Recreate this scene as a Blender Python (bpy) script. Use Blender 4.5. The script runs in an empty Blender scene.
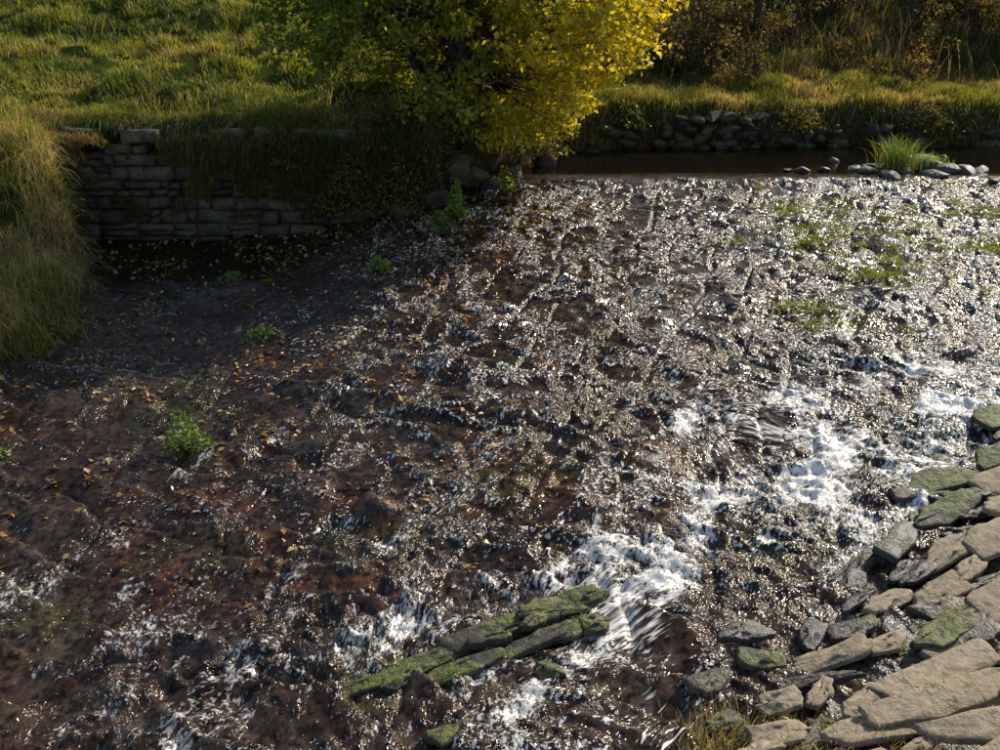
import bpy, bmesh, math, random
import numpy as np
from mathutils import Vector, Matrix, Euler

rng = np.random.default_rng(7)
random.seed(7)
scene = bpy.context.scene

# ------------------------------------------------------------ numeric helpers
def sstep(a, b, x):
    t = np.clip((np.asarray(x, dtype=float) - a) / (b - a), 0, 1)
    return t * t * (3 - 2 * t)

def vnoise(x, y, seed=0):
    x = np.asarray(x, dtype=float) + 5000.0
    y = np.asarray(y, dtype=float) + 5000.0
    ix = np.floor(x).astype(np.uint64); iy = np.floor(y).astype(np.uint64)
    fx = x - np.floor(x); fy = y - np.floor(y)
    M = np.uint64(0xffffffff)
    def h(a, b):
        v = (a * np.uint64(374761393) + b * np.uint64(668265263) + np.uint64(seed * 7919 + 13)) & M
        v = ((v ^ (v >> np.uint64(13))) * np.uint64(1274126177)) & M
        v = v ^ (v >> np.uint64(16))
        return v.astype(float) / 4294967295.0
    one = np.uint64(1)
    u = fx * fx * fx * (fx * (fx * 6 - 15) + 10)
    w = fy * fy * fy * (fy * (fy * 6 - 15) + 10)
    a = h(ix, iy); b = h(ix + one, iy); c = h(ix, iy + one); d = h(ix + one, iy + one)
    return (a * (1 - u) + b * u) * (1 - w) + (c * (1 - u) + d * u) * w

def fbm(x, y, s, seed=0, octv=4, gain=0.5):
    x = np.asarray(x, float) / s; y = np.asarray(y, float) / s
    tot = 0; amp = 1; nrm = 0
    for o in range(octv):
        tot = tot + amp * (vnoise(x, y, seed + o * 17) * 2 - 1)
        nrm += amp; amp *= gain
        x, y = (x * 0.8 - y * 0.6) * 2.03 + 3.1, (x * 0.6 + y * 0.8) * 2.03 - 1.7
    return tot / nrm

def seg_dist(px, py, pts):
    best = np.full(np.shape(px), 1e9); tt = np.zeros(np.shape(px))
    n = len(pts) - 1
    for i in range(n):
        ax, ay = pts[i]; bx, by = pts[i + 1]
        dx, dy = bx - ax, by - ay
        t = np.clip(((px - ax) * dx + (py - ay) * dy) / (dx * dx + dy * dy), 0, 1)
        d = np.hypot(px - (ax + t * dx), py - (ay + t * dy))
        m = d < best
        best = np.where(m, d, best); tt = np.where(m, (i + t) / n, tt)
    return best, tt

BANK = [(-60, 8), (-16, 10.8), (-8.0, 12.4), (-7.0, 13.7), (-6.35, 15.2), (-6.5, 16.6), (-8.0, 18.6),
        (-8.9, 20.05), (-1.5, 20.05), (-0.7, 20.7), (0.6, 22.6), (1.4, 24.3), (3.0, 25.0), (6, 25.2),
        (9, 25.6), (12, 25.5), (18, 26.3), (70, 27), (70, 230), (-70, 230), (-70, 8), (-60, 8)]

def land_d(px, py):
    px = np.asarray(px, float); py = np.asarray(py, float)
    d, _ = seg_dist(px, py, BANK)
    ins = np.zeros(px.shape, bool)
    for i in range(len(BANK) - 1):
        x1, y1 = BANK[i]; x2, y2 = BANK[i + 1]
        if y1 == y2: continue
        c = ((y1 > py) != (y2 > py)) & (px < (x2 - x1) * (py - y1) / (y2 - y1) + x1)
        ins ^= c
    return np.where(ins, d, -d)

def water_base(x, y):
    s = np.maximum(21.6 + 0.25 * np.sin(x * 0.35) - y, 0)
    L = 0.8 * sstep(0.8, -6.0, x) * sstep(0, 1.0, s + 2 * (x < 0))
    b = -(0.105 * s + L)
    lo = -1.62
    k = 0.18
    return lo + k * np.log1p(np.exp((b - lo) / k)) - 0.0

def land_z(x, y, d=None):
    x = np.asarray(x, float); y = np.asarray(y, float)
    if d is None: d = land_d(x, y)
    dp = np.maximum(d, 0)
    wl = sstep(5, -1.5, x)
    b = -1.0 + 2.05 * sstep(16.6, 19.9, y)
    hl = b + 0.25 * np.minimum(dp, 18) + 0.06 * np.clip(dp - 18, 0, 60)
    hr = 0.95 + 0.08 * np.minimum(dp, 3) + 0.60 * np.clip(dp - 3.0, 0, 9) + 0.12 * np.clip(dp - 12, 0, 60)
    h = hl * wl + hr * (1 - wl)
    h = h + fbm(x, y, 2.6, 5) * 0.55 * sstep(0, 2.5, dp) + fbm(x, y, 0.6, 9) * 0.16
    nearl = sstep(19.0, 17.0, y)
    wdt = 0.30 + 1.0 * nearl + 0.25 * (1 - wl)
    e = sstep(-0.12, 1.0, d / wdt)
    wob = fbm(x, y, 0.5, 31) * 0.12
    e = np.clip(e + wob * (e > 0) * (e < 1), 0, 1)
    zb = water_base(x, y) - 0.9
    return zb + (h - zb) * e

def near_bank(x, y):
    ax, ay = 1.15, 5.2; bx, by = 5.9, 11.2
    dx, dy = bx - ax, by - ay; L = math.hypot(dx, dy)
    return ((x - ax) * dy - (y - ay) * dx) / L + fbm(x, y, 1.1, 77) * 0.35

def flow_coords(x, y):
    wx = x + 0.5 * fbm(x, y, 2.2, 3, 2); wy = y + 0.5 * fbm(x, y, 2.2, 4, 2)
    a = 0.50 * wx + 0.866 * wy
    c = 0.866 * wx - 0.50 * wy
    return a, c

BOULDERS = [(-1.36, 9.3, 0.42, 0.17, 1), (1.67, 10.1, 0.5, 0.13, 1), (-0.62, 12.6, 0.45, 0.12, 1), (0.2, 11.2, 0.5, 0.08, 0.3),
            (2.6, 12.4, 0.45, 0.10, 0.2), (-0.3, 14.5, 0.5, 0.08, .4), (3.6, 13.6, 0.5, 0.11, 0), (1.9, 8.9, 0.55, 0.12, 0.5),
            (-3.4, 8.4, 0.6, 0.08, 0.7), (-2.2, 10.7, 0.5, 0.07, .5), (5.2, 12.6, 0.5, 0.12, 0), (0.95, 9.2, 0.4, .14, .4),
            (-4.6, 10.8, 0.6, .10, .2), (-1.2, 7.9, 0.5, .08, .8), (4.4, 16.0, .7, .12, 0), (2.6, 17.2, .6, .08, 0), (6.1, 15, .6, .10, 0)]

def bed_parts(x, y):
    s = 21.6 - y
    onap = sstep(-0.1, 0.6, s)
    a, c = flow_coords(x, y)
    left = sstep(1.5, -2.5, x)
    rock = fbm(x, y, 0.75, 41, 4) * 0.075 * (1 - .35 * left) + fbm(a * 1.7, c, 0.33, 43, 3) * 0.05 * (1 - .5 * left)
    # bedding steps: small cascades across the flow
    q = (0.36 * x + 0.93 * y + 0.55 * fbm(x, y, 1.3, 51, 3)) / 0.66
    saw = (q - np.floor(q)); saw = np.where(saw < 0.90, saw / 0.90, (1 - saw) / 0.10)
    hv = np.clip(0.15 + 1.5 * vnoise(np.floor(q) * 3.7 + x * .9, y * .3, 5), 0, 1.4)
    q2 = (0.9 * x - 0.35 * y + 0.5 * fbm(x, y, 1.2, 53, 2)) / 0.8
    s2 = (q2 - np.floor(q2)); s2 = np.minimum(sstep(0, .08, s2), sstep(1, .92, s2))
    ledge = (saw * 0.09 * hv * (1 + .7 * left) + s2 * 0.05 - 0.05)
    bl = 0
    for bx, by, r, h, o in BOULDERS:
        rr = np.hypot(x - bx, (y - by) * 1.25) / r
        bl = bl + h * (1 - sstep(0.2, 1.15, rr + 0.18 * fbm(x, y, 0.3, 8, 2)))
    return onap, rock, ledge, bl

def bed_z(x, y, full=False):
    x = np.asarray(x, float); y = np.asarray(y, float)
    W = water_base(x, y)
    onap, rock, ledge, bl = bed_parts(x, y)
    nb = near_bank(x, y)
    up = -0.02 + 0.05 * sstep(-0.3, 0.5, nb) + 0.055 * np.clip(nb - 0.3, 0, 6) + 0.03*np.clip(nb-6,0,60)
    up = up * sstep(13.0, 11.0, y)
    z = W - 0.045 + (rock + ledge) * onap + bl * onap
    z = z + up * sstep(-0.3, 0.2, nb) - 0.45 * (1 - onap)
    z = z + sstep(15, 20, x) * 2.5
    z = z - 0.25 * sstep(-2.5, -5, x) * sstep(16.8, 18.5, y)
    return z

def lumps(x, y):
    """mid-scale standing waves and humps in the sheet of water, 0..1"""
    a, c = flow_coords(x, y)
    m = 1 - np.abs(fbm(a * 1.1, c * .8, 0.42, 161, 3)) * 2.6
    return np.clip(m, 0, 1)

def water_z(x, y):
    W = water_base(x, y)
    onap, rock, ledge, bl = bed_parts(x, y)
    a, c = flow_coords(x, y)
    calm = sstep(-2.5, -5.5, x) * sstep(16.0, 18.0, y)
    turb = onap * (1 - 0.9 * calm)
    z = W + (0.66 * rock + 0.82 * ledge + 0.78 * bl) * onap * (1 - 0.8 * calm)
    left = sstep(1.0, -4.5, x)
    lm = lumps(x, y)
    r1 = 1 - np.abs(fbm(a * 1.6, c * 1.0, 0.28, 61, 2)) * 2
    r2 = fbm(a * 1.3, c, 0.13, 63, 2)
    amp = (1 - 0.62 * left) * turb
    z = z + amp * (0.042 * lm + 0.018 * r1 + 0.019 * r2 * (.35 + .9 * lm)) - 0.025 * amp
    fd, _ = seg_dist(x, y, FOAM1)
    z = z + sstep(0.9, 0, fd) * (0.08 * fbm(x, y, 0.35, 71, 3) + 0.05 * fbm(x, y, .12, 72, 2))
    z = z + (1 - onap) * 0.004 * fbm(x * 0.5, y, 0.5, 81, 3)
    return z

FOAM1 = [(8.5, 12.9), (6.3, 11.5), (4.9, 10.6), (3.9, 10.1), (2.9, 9.3), (2.0, 8.6), (1.2, 8.15), (0.4, 7.95), (-0.2, 7.75), (-1.35, 7.3), (-2.3, 6.7), (-3.2, 6.0)]
FOAM2 = [(1.9, 10.2), (1.35, 9.2), (1.15, 8.3), (0.9, 7.3), (0.5, 6.5), (-0.2, 5.9)]
FOAM3 = [(6.5, 12.8), (5.0, 12.0), (3.3, 11.3), (1.8, 10.5)]
FOAMS = [[(-.3, 9.2), (-1.4, 8.6), (-2.6, 8.3), (-3.6, 7.9)], [(-2.6, 11.9), (-3.1, 10.9), (-3.3, 10.3)], [(-.9, 10.6), (-1.8, 9.9), (-2.6, 9.6)], [(-2.0, 7.7), (-3.2, 7.2), (-4.0, 6.9)],
         [(2.9, 10.9), (2.2, 10.0), (1.9, 9.4)], [(-4.4, 11.6), (-4.9, 10.7)], [(-3.5, 11.2), (-3.75, 10.4)], [(0.3, 7.0), (-.6, 6.4), (-1.6, 5.9), (-2.2, 5.6)],
         [(4.5, 11.6), (3.6, 10.9), (3.1, 10.2)], [(1.6, 7.9), (1.5, 7.2), (1.2, 6.6)], [(5.5, 14.5), (4.8, 13.2), (4.6, 12.2)], [(7.5, 13.8), (6.2, 13.0), (5.2, 12.6)], [(-1.6, 8.9), (-2.4, 7.6), (-3.4, 6.4)], [(-3.6, 9.3), (-4.6, 8.6), (-5.2, 8.2)]]

# ------------------------------------------------------------ mesh helpers
def mesh_np(name, V, F, mat, cols=None, smooth=False, attr='Col'):
    V = np.asarray(V, dtype=np.float32); F = np.asarray(F, dtype=np.int32)
    me = bpy.data.meshes.new(name)
    me.vertices.add(len(V)); me.vertices.foreach_set('co', V.ravel())
    k = F.shape[1]
    me.loops.add(F.size); me.loops.foreach_set('vertex_index', F.ravel())
    me.polygons.add(len(F))
    me.polygons.foreach_set('loop_start', np.arange(0, F.size, k, dtype=np.int32))
    me.polygons.foreach_set('loop_total', np.full(len(F), k, dtype=np.int32))
    if smooth:
        me.polygons.foreach_set('use_smooth', np.ones(len(F), dtype=bool))
    if cols is not None:
        ca = me.color_attributes.new(attr, 'FLOAT_COLOR', 'POINT')
        c4 = np.ones((len(V), 4), dtype=np.float32); c4[:, :3] = cols
        ca.data.foreach_set('color', c4.ravel())
    me.update(); me.validate()
    ob = bpy.data.objects.new(name, me)
    scene.collection.objects.link(ob)
    if mat: me.materials.append(mat)
    return ob

def grid(name, xs, ys, zf, mat, colf=None):
    X, Y = np.meshgrid(xs, ys)
    Z = zf(X, Y)
    V = np.stack([X.ravel(), Y.ravel(), Z.ravel()], 1)
    nx, ny = len(xs), len(ys)
    i = np.arange(nx * ny).reshape(ny, nx)
    F = np.stack([i[:-1, :-1].ravel(), i[:-1, 1:].ravel(), i[1:, 1:].ravel(), i[1:, :-1].ravel()], 1)
    cols = colf(X, Y, Z) if colf else None
    return mesh_np(name, V, F, mat, cols, smooth=True)

def blades(P, H, Wd, lean, col, nseg=3, droop=0.6):
    N = len(P)
    ang = rng.uniform(0, math.pi, N)
    side = np.stack([np.cos(ang), np.sin(ang), np.zeros(N)], 1)
    V = []; C = []
    ll = np.hypot(lean[:, 0], lean[:, 1])
    for k in range(nseg + 1):
        t = k / nseg
        c = P.copy()
        c[:, :2] += lean * (t ** 1.7)
        c[:, 2] += H * t - droop * ll * t ** 3
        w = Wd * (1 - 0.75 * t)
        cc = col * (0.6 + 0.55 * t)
        if k < nseg:
            V += [c - side * w[:, None] / 2, c + side * w[:, None] / 2]; C += [cc, cc]
        else:
            V.append(c); C.append(cc)
    nv = len(V)
    V = np.stack(V, 1).reshape(-1, 3); C = np.stack(C, 1).reshape(-1, 3)
    base = (np.arange(N) * nv)[:, None]
    tri = []
    for k in range(nseg - 1):
        a = 2 * k
        tri += [[a, a + 1, a + 3], [a, a + 3, a + 2]]
    a = 2 * (nseg - 1)
    tri += [[a, a + 1, a + 2]]
    tri = np.array(tri).reshape(1, -1)
    F = (base + tri).reshape(-1, 3)
    return V, F, C

def leaves(P, size, col, up=0.3, aspect=0.8):
    N = len(P)
    n = rng.normal(size=(N, 3)); n[:, 2] = n[:, 2] * (1 - up) + up * 2.2
    n /= np.linalg.norm(n, axis=1)[:, None]
    r = rng.normal(size=(N, 3)); u = np.cross(n, r); u /= np.linalg.norm(u, axis=1)[:, None]
    v = np.cross(n, u)
    s = size[:, None]
    a = P - u * s; b = P - v * s * aspect * .75 + n * s * 0.25 - u * s * .1
    c = P + u * s; d = P + v * s * aspect * .75 + n * s * 0.25 - u * s * .1
    V = np.stack([a, b, c, d], 1).reshape(-1, 3)
    i = (np.arange(N) * 4)[:, None]
    F = (i + np.array([[0, 1, 2, 0, 2, 3]])).reshape(-1, 3)
    C = np.repeat(col, 4, axis=0)
    return V, F, C

def merge(parts):
    Vs, Fs, Cs = [], [], []; o = 0
    for V, F, C in parts:
        Vs.append(V); Fs.append(F + o); Cs.append(C); o += len(V)
    return np.concatenate(Vs), np.concatenate(Fs), np.concatenate(Cs)

def tube(pts, rad, col, n=8):
    pts = np.array(pts, float); V = []
    for i, p in enumerate(pts):
        t = pts[min(i + 1, len(pts) - 1)] - pts[max(i - 1, 0)]; t /= np.linalg.norm(t) + 1e-9
        a = np.cross(t, [0.3, 0.9, 0.1]); a /= np.linalg.norm(a); b = np.cross(t, a)
        for k in range(n):
            w = 2 * math.pi * k / n
            V.append(p + rad[i] * (1 + 0.12 * math.sin(3 * w + i)) * (a * math.cos(w) + b * math.sin(w)))
    F = []
    for i in range(len(pts) - 1):
        for k in range(n):
            a0 = i * n + k; a1 = i * n + (k + 1) % n
            F += [[a0, a1, a1 + n], [a0, a1 + n, a0 + n]]
    return np.array(V), np.array(F), np.tile(np.array(col, float), (len(V), 1))

def mixcol(a, b, t):
    t = np.asarray(t)[:, None]; return np.array(a) * (1 - t) + np.array(b) * t

# ------------------------------------------------------------ materials
def new_mat(name):
    m = bpy.data.materials.new(name); m.use_nodes = True
    nt = m.node_tree; nt.nodes.clear()
    return m, nt, nt.nodes, nt.links

def ramp(nodes, links, src, stops):
    r = nodes.new('ShaderNodeValToRGB')
    el = r.color_ramp.elements
    while len(el) > 1: el.remove(el[0])
    el[0].position = stops[0][0]; el[0].color = (*stops[0][1], 1)
    for p, c in stops[1:]:
        e = el.new(p); e.color = (*c, 1)
    links.new(src, r.inputs[0]); return r

def g(v): return (v, v, v)

def math_n(nodes, links, op, a, b=None, clamp=False):
    n = nodes.new('ShaderNodeMath'); n.operation = op; n.use_clamp = clamp
    for i, s in enumerate((a, b)):
        if s is None: continue
        if isinstance(s, (int, float)): n.inputs[i].default_value = s
        else: links.new(s, n.inputs[i])
    return n.outputs[0]

def noise(nodes, links, vec, scale, detail=3, rough=0.55, dist=0.0):
    n = nodes.new('ShaderNodeTexNoise'); n.inputs['Scale'].default_value = scale
    n.inputs['Detail'].default_value = detail; n.inputs['Roughness'].default_value = rough
    n.inputs['Distortion'].default_value = dist
    links.new(vec, n.inputs['Vector']); return n.outputs['Fac']

def mixc(nodes, links, fac, a, b, blend='MIX'):
    n = nodes.new('ShaderNodeMix'); n.data_type = 'RGBA'; n.blend_type = blend
    if isinstance(fac, (int, float)): n.inputs[0].default_value = fac
    else: links.new(fac, n.inputs[0])
    for i, s in ((6, a), (7, b)):
        if isinstance(s, tuple): n.inputs[i].default_value = (*s, 1)
        else: links.new(s, n.inputs[i])
    return n.outputs[2]

def foliage_mat(name, trans=0.4, gloss=0.06):
    m, nt, nd, lk = new_mat(name)
    at = nd.new('ShaderNodeVertexColor'); at.layer_name = 'Col'
    d = nd.new('ShaderNodeBsdfDiffuse'); t = nd.new('ShaderNodeBsdfTranslucent')
    gl = nd.new('ShaderNodeBsdfGlossy'); gl.inputs['Roughness'].default_value = 0.45
    lk.new(at.outputs[0], d.inputs[0])
    tc = mixc(nd, lk, 1.0, at.outputs[0], (1.75, 1.5, 0.7), 'MULTIPLY'); lk.new(tc, t.inputs[0])
    m1 = nd.new('ShaderNodeMixShader'); m1.inputs[0].default_value = trans
    lk.new(d.outputs[0], m1.inputs[1]); lk.new(t.outputs[0], m1.inputs[2])
    m2 = nd.new('ShaderNodeMixShader'); m2.inputs[0].default_value = gloss
    lk.new(m1.outputs[0], m2.inputs[1]); lk.new(gl.outputs[0], m2.inputs[2])
    o = nd.new('ShaderNodeOutputMaterial'); lk.new(m2.outputs[0], o.inputs[0])
    return m

MAT_LEAF = foliage_mat('leaf_foliage', 0.5, 0.04)
MAT_GRASS = foliage_mat('grass_blades', 0.45, 0.04)
MAT_DEADLEAF = foliage_mat('fallen_leaf', 0.25, 0.08)

def stone_mat(name, c1, c2, moss=0.5, wet=0.0, scale=1.0):
    m, nt, nd, lk = new_mat(name)
    geo = nd.new('ShaderNodeNewGeometry'); P = geo.outputs['Position']
    n1 = noise(nd, lk, P, 2.2 * scale, 2, 0.6); n2 = noise(nd, lk, P, 14 * scale, 4, 0.7); n3 = noise(nd, lk, P, 70 * scale, 1)
    col = ramp(nd, lk, n1, [(0.3, c1), (0.7, c2)]).outputs[0]
    r2 = ramp(nd, lk, n2, [(0.3, g(0.45)), (0.62, g(1.1))]).outputs[0]
    col = mixc(nd, lk, 1.0, col, r2, 'MULTIPLY')
    rr = ramp(nd, lk, geo.outputs['Random Per Island'], [(0, (0.6, 0.58, 0.56)), (0.5, (0.95, 0.92, 0.88)), (1, (1.15, 1.05, 0.92))]).outputs[0]
    col = mixc(nd, lk, 1.0, col, rr, 'MULTIPLY')
    sep = nd.new('ShaderNodeSeparateXYZ'); lk.new(geo.outputs['Normal'], sep.inputs[0])
    up = math_n(nd, lk, 'MULTIPLY', math_n(nd, lk, 'SUBTRACT', sep.outputs['Z'], 0.1, True), 1.2, True)
    mr = ramp(nd, lk, n2, [(0.60 - 0.25 * moss, g(0)), (0.70 - 0.25 * moss, g(1))]).outputs[0]
    mr2 = ramp(nd, lk, n1, [(0.62 - 0.3 * moss, g(0)), (0.72 - 0.3 * moss, g(1))]).outputs[0]
    mf = math_n(nd, lk, 'MULTIPLY', math_n(nd, lk, 'MULTIPLY', mr, mr2), up, True)
    mc = ramp(nd, lk, n3, [(0.3, (0.03, 0.042, 0.008)), (0.7, (0.20, 0.22, 0.03))]).outputs[0]
    if moss > 0: col = mixc(nd, lk, mf, col, mc)
    b = nd.new('ShaderNodeBump'); b.inputs['Strength'].default_value = 0.9; b.inputs['Distance'].default_value = 0.02
    hs = math_n(nd, lk, 'ADD', n2, math_n(nd, lk, 'MULTIPLY', n3, 0.35))
    if moss > 0: hs = math_n(nd, lk, 'ADD', hs, math_n(nd, lk, 'MULTIPLY', mf, 0.7))
    lk.new(hs, b.inputs['Height'])
    p = nd.new('ShaderNodeBsdfPrincipled'); lk.new(col, p.inputs['Base Color']); lk.new(b.outputs[0], p.inputs['Normal'])
    p.inputs['Roughness'].default_value = 0.85 - 0.5 * wet
    o = nd.new('ShaderNodeOutputMaterial'); lk.new(p.outputs[0], o.inputs[0])
    return m

MAT_SLAB = stone_mat('sandstone_slab', (0.31, 0.25, 0.17), (0.50, 0.41, 0.29), 0.36)
MAT_SLABMOSS = stone_mat('mossy_slab', (0.06, 0.05, 0.038), (0.13, 0.11, 0.085), 0.85, 0.35)
MAT_WET = stone_mat('wet_stone', (0.055, 0.044, 0.035), (0.14, 0.115, 0.09), 0.45, 0.75)
MAT_WALL = stone_mat('wall_stone', (0.055, 0.045, 0.032), (0.19, 0.15, 0.115), 0.7)
MAT_EARTHROCK = stone_mat('bank_stone', (0.045, 0.036, 0.028), (0.10, 0.08, 0.062), 0.7)

def ground_mat():
    m, nt, nd, lk = new_mat('grassy_ground')
    geo = nd.new('ShaderNodeNewGeometry'); P = geo.outputs['Position']
    n1 = noise(nd, lk, P, 0.5, 3); n2 = noise(nd, lk, P, 9, 3, 0.7)
    c = ramp(nd, lk, n1, [(0.35, (0.035, 0.05, 0.012)), (0.55, (0.065, 0.08, 0.018)), (0.7, (0.09, 0.08, 0.03))]).outputs[0]
    c = mixc(nd, lk, 1.0, c, ramp(nd, lk, n2, [(0.3, g(0.4)), (0.7, g(1.2))]).outputs[0], 'MULTIPLY')
    sep = nd.new('ShaderNodeSeparateXYZ'); lk.new(geo.outputs['Normal'], sep.inputs[0])
    sf = ramp(nd, lk, sep.outputs['Z'], [(0.35, g(1)), (0.75, g(0))]).outputs[0]
    soil = ramp(nd, lk, n2, [(0.3, (0.02, 0.014, 0.009)), (0.7, (0.075, 0.055, 0.035))]).outputs[0]
    c = mixc(nd, lk, sf, c, soil)
    p = nd.new('ShaderNodeBsdfDiffuse'); lk.new(c, p.inputs[0])
    o = nd.new('ShaderNodeOutputMaterial'); lk.new(p.outputs[0], o.inputs[0])
    return m

def bed_colour(nd, lk, P, mossf, orgf, n2, n3):
    n1 = noise(nd, lk, P, 1.3, 3, 0.65)
    c = ramp(nd, lk, n1, [(0.3, (0.024, 0.011, 0.005)), (0.46, (0.042, 0.023, 0.013)), (0.58, (0.066, 0.043, 0.030)), (0.72, (0.046, 0.022, 0.009))]).outputs[0]
    c = mixc(nd, lk, 1.0, c, ramp(nd, lk, n2, [(0.38, g(0.15)), (0.62, g(1.4))]).outputs[0], 'MULTIPLY')
    orange = ramp(nd, lk, n2, [(0.42, (0.028, 0.009, 0.005)), (0.64, (0.16, 0.052, 0.02))]).outputs[0]
    of = ramp(nd, lk, n1, [(0.44, g(0)), (0.60, g(1))]).outputs[0]
    of = math_n(nd, lk, 'MULTIPLY', of, orgf, True)
    c = mixc(nd, lk, of, c, orange)
    mc = ramp(nd, lk, n3, [(0.3, (0.025, 0.035, 0.008)), (0.7, (0.10, 0.12, 0.022))]).outputs[0]
    mf = ramp(nd, lk, n2, [(0.47, g(0)), (0.56, g(1))]).outputs[0]
    mf = math_n(nd, lk, 'MULTIPLY', mf, mossf, True)
    return mixc(nd, lk, mf, c, mc)

def bed_mat():
    m, nt, nd, lk = new_mat('river_bed_rock')
    geo = nd.new('ShaderNodeNewGeometry'); P = geo.outputs['Position']
    at = nd.new('ShaderNodeVertexColor'); at.layer_name = 'Col'
    sp = nd.new('ShaderNodeSeparateColor'); lk.new(at.outputs[0], sp.inputs[0])
    n2 = noise(nd, lk, P, 11, 3, 0.7); n3 = noise(nd, lk, P, 60, 1)
    c = bed_colour(nd, lk, P, sp.outputs[0], sp.outputs[1], n2, n3)
    b = nd.new('ShaderNodeBump'); b.inputs['Strength'].default_value = .9; b.inputs['Distance'].default_value = 0.03
    lk.new(math_n(nd, lk, 'ADD', n2, math_n(nd, lk, 'MULTIPLY', n3, 0.3)), b.inputs['Height'])
    p = nd.new('ShaderNodeBsdfPrincipled'); lk.new(c, p.inputs['Base Color']); lk.new(b.outputs[0], p.inputs['Normal'])
    p.inputs['Roughness'].default_value = 0.36
    o = nd.new('ShaderNodeOutputMaterial'); lk.new(p.outputs[0], o.inputs[0])
    return m

def water_mat():
    # thin film of peaty water over rock: rock colour below, mirror-like film above, white where it breaks, plus sun sparkle painted as white specks
    m, nt, nd, lk = new_mat('river_water')
    geo = nd.new('ShaderNodeNewGeometry'); P = geo.outputs['Position']
    at = nd.new('ShaderNodeVertexColor'); at.layer_name = 'Col'
    sp = nd.new('ShaderNodeSeparateColor'); lk.new(at.outputs[0], sp.inputs[0])
    foam, speck, rip = sp.outputs[0], sp.outputs[1], sp.outputs[2]
    at2 = nd.new('ShaderNodeVertexColor'); at2.layer_name = 'Bed'
    sp2 = nd.new('ShaderNodeSeparateColor'); lk.new(at2.outputs[0], sp2.inputs[0])
    fl = nd.new('ShaderNodeAttribute'); fl.attribute_name = 'Flow'; FV = fl.outputs['Vector']
    def stretch(v, sx, sy):
        m2 = nd.new('ShaderNodeVectorMath'); m2.operation = 'MULTIPLY'; lk.new(v, m2.inputs[0]); m2.inputs[1].default_value = (sx, sy, 1)
        return m2.outputs[0]
    FA = stretch(FV, 1.0, 0.68)
    mp = nd.new('ShaderNodeMapping'); mp.vector_type = 'POINT'; mp.inputs['Rotation'].default_value = (0, 0, math.radians(-40)); lk.new(FV, mp.inputs[0])
    FB = stretch(mp.outputs[0], 1.0, 0.48)
    a1 = noise(nd, lk, FA, 24, 2, 0.6); a2 = noise(nd, lk, FA, 8, 2, 0.6); a3 = noise(nd, lk, FA, 54, 1, 0.6)
    b1 = noise(nd, lk, FB, 12, 3, 0.65)
    n2 = noise(nd, lk, P, 11, 3, 0.7)
    base = bed_colour(nd, lk, P, sp2.outputs[0], sp2.outputs[1], n2, a3)
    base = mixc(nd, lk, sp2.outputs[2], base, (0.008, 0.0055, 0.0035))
    hgt = math_n(nd, lk, 'ADD', math_n(nd, lk, 'MULTIPLY', a2, 1.6), math_n(nd, lk, 'MULTIPLY', a1, 0.95))
    hgt = math_n(nd, lk, 'ADD', hgt, math_n(nd, lk, 'MULTIPLY', a3, 0.34))
    b = nd.new('ShaderNodeBump'); b.inputs['Distance'].default_value = 0.07
    lk.new(hgt, b.inputs['Height']); lk.new(rip, b.inputs['Strength'])
    fr = nd.new('ShaderNodeFresnel'); fr.inputs[0].default_value = 1.34; lk.new(b.outputs[0], fr.inputs['Normal'])
    dfb = nd.new('ShaderNodeBsdfDiffuse'); lk.new(base, dfb.inputs[0])
    gl = nd.new('ShaderNodeBsdfGlossy'); lk.new(b.outputs[0], gl.inputs['Normal'])
    lk.new(math_n(nd, lk, 'SUBTRACT', 0.16, math_n(nd, lk, 'MULTIPLY', sp2.outputs[2], 0.12)), gl.inputs['Roughness'])
    gl.inputs[0].default_value = (1, 0.94, 0.84, 1)
    mw = nd.new('ShaderNodeMixShader'); lk.new(fr.outputs[0], mw.inputs[0]); lk.new(dfb.outputs[0], mw.inputs[1]); lk.new(gl.outputs[0], mw.inputs[2])
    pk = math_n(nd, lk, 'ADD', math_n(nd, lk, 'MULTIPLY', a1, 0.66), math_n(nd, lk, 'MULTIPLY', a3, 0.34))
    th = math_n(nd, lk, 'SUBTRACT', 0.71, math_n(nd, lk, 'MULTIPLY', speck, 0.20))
    sf = math_n(nd, lk, 'MULTIPLY', math_n(nd, lk, 'SUBTRACT', pk, th), 18.0, True)  # white specks: foam flecks and sun sparkle painted into the colour
    fk = math_n(nd, lk, 'ADD', math_n(nd, lk, 'MULTIPLY', b1, 0.45), math_n(nd, lk, 'MULTIPLY', a1, 0.50))
    fk = math_n(nd, lk, 'ADD', fk, math_n(nd, lk, 'MULTIPLY', a3, 0.34))
    th2 = math_n(nd, lk, 'SUBTRACT', 0.92, math_n(nd, lk, 'MULTIPLY', foam, 0.40))
    ff = math_n(nd, lk, 'MULTIPLY', math_n(nd, lk, 'SUBTRACT', fk, th2), 6.5, True)
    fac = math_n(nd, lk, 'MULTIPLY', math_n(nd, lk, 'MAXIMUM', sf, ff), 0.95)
    fcol = ramp(nd, lk, a1, [(0.32, (0.50, 0.43, 0.34)), (0.52, (0.90, 0.86, 0.79))]).outputs[0]
    df = nd.new('ShaderNodeBsdfDiffuse'); lk.new(fcol, df.inputs[0])
    tl = nd.new('ShaderNodeBsdfGlossy'); tl.inputs['Roughness'].default_value = 0.4; lk.new(b.outputs[0], tl.inputs['Normal'])
    mf = nd.new('ShaderNodeMixShader'); mf.inputs[0].default_value = 0.12; lk.new(df.outputs[0], mf.inputs[1]); lk.new(tl.outputs[0], mf.inputs[2])
    mx = nd.new('ShaderNodeMixShader'); lk.new(fac, mx.inputs[0]); lk.new(mw.outputs[0], mx.inputs[1]); lk.new(mf.outputs[0], mx.inputs[2])
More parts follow.
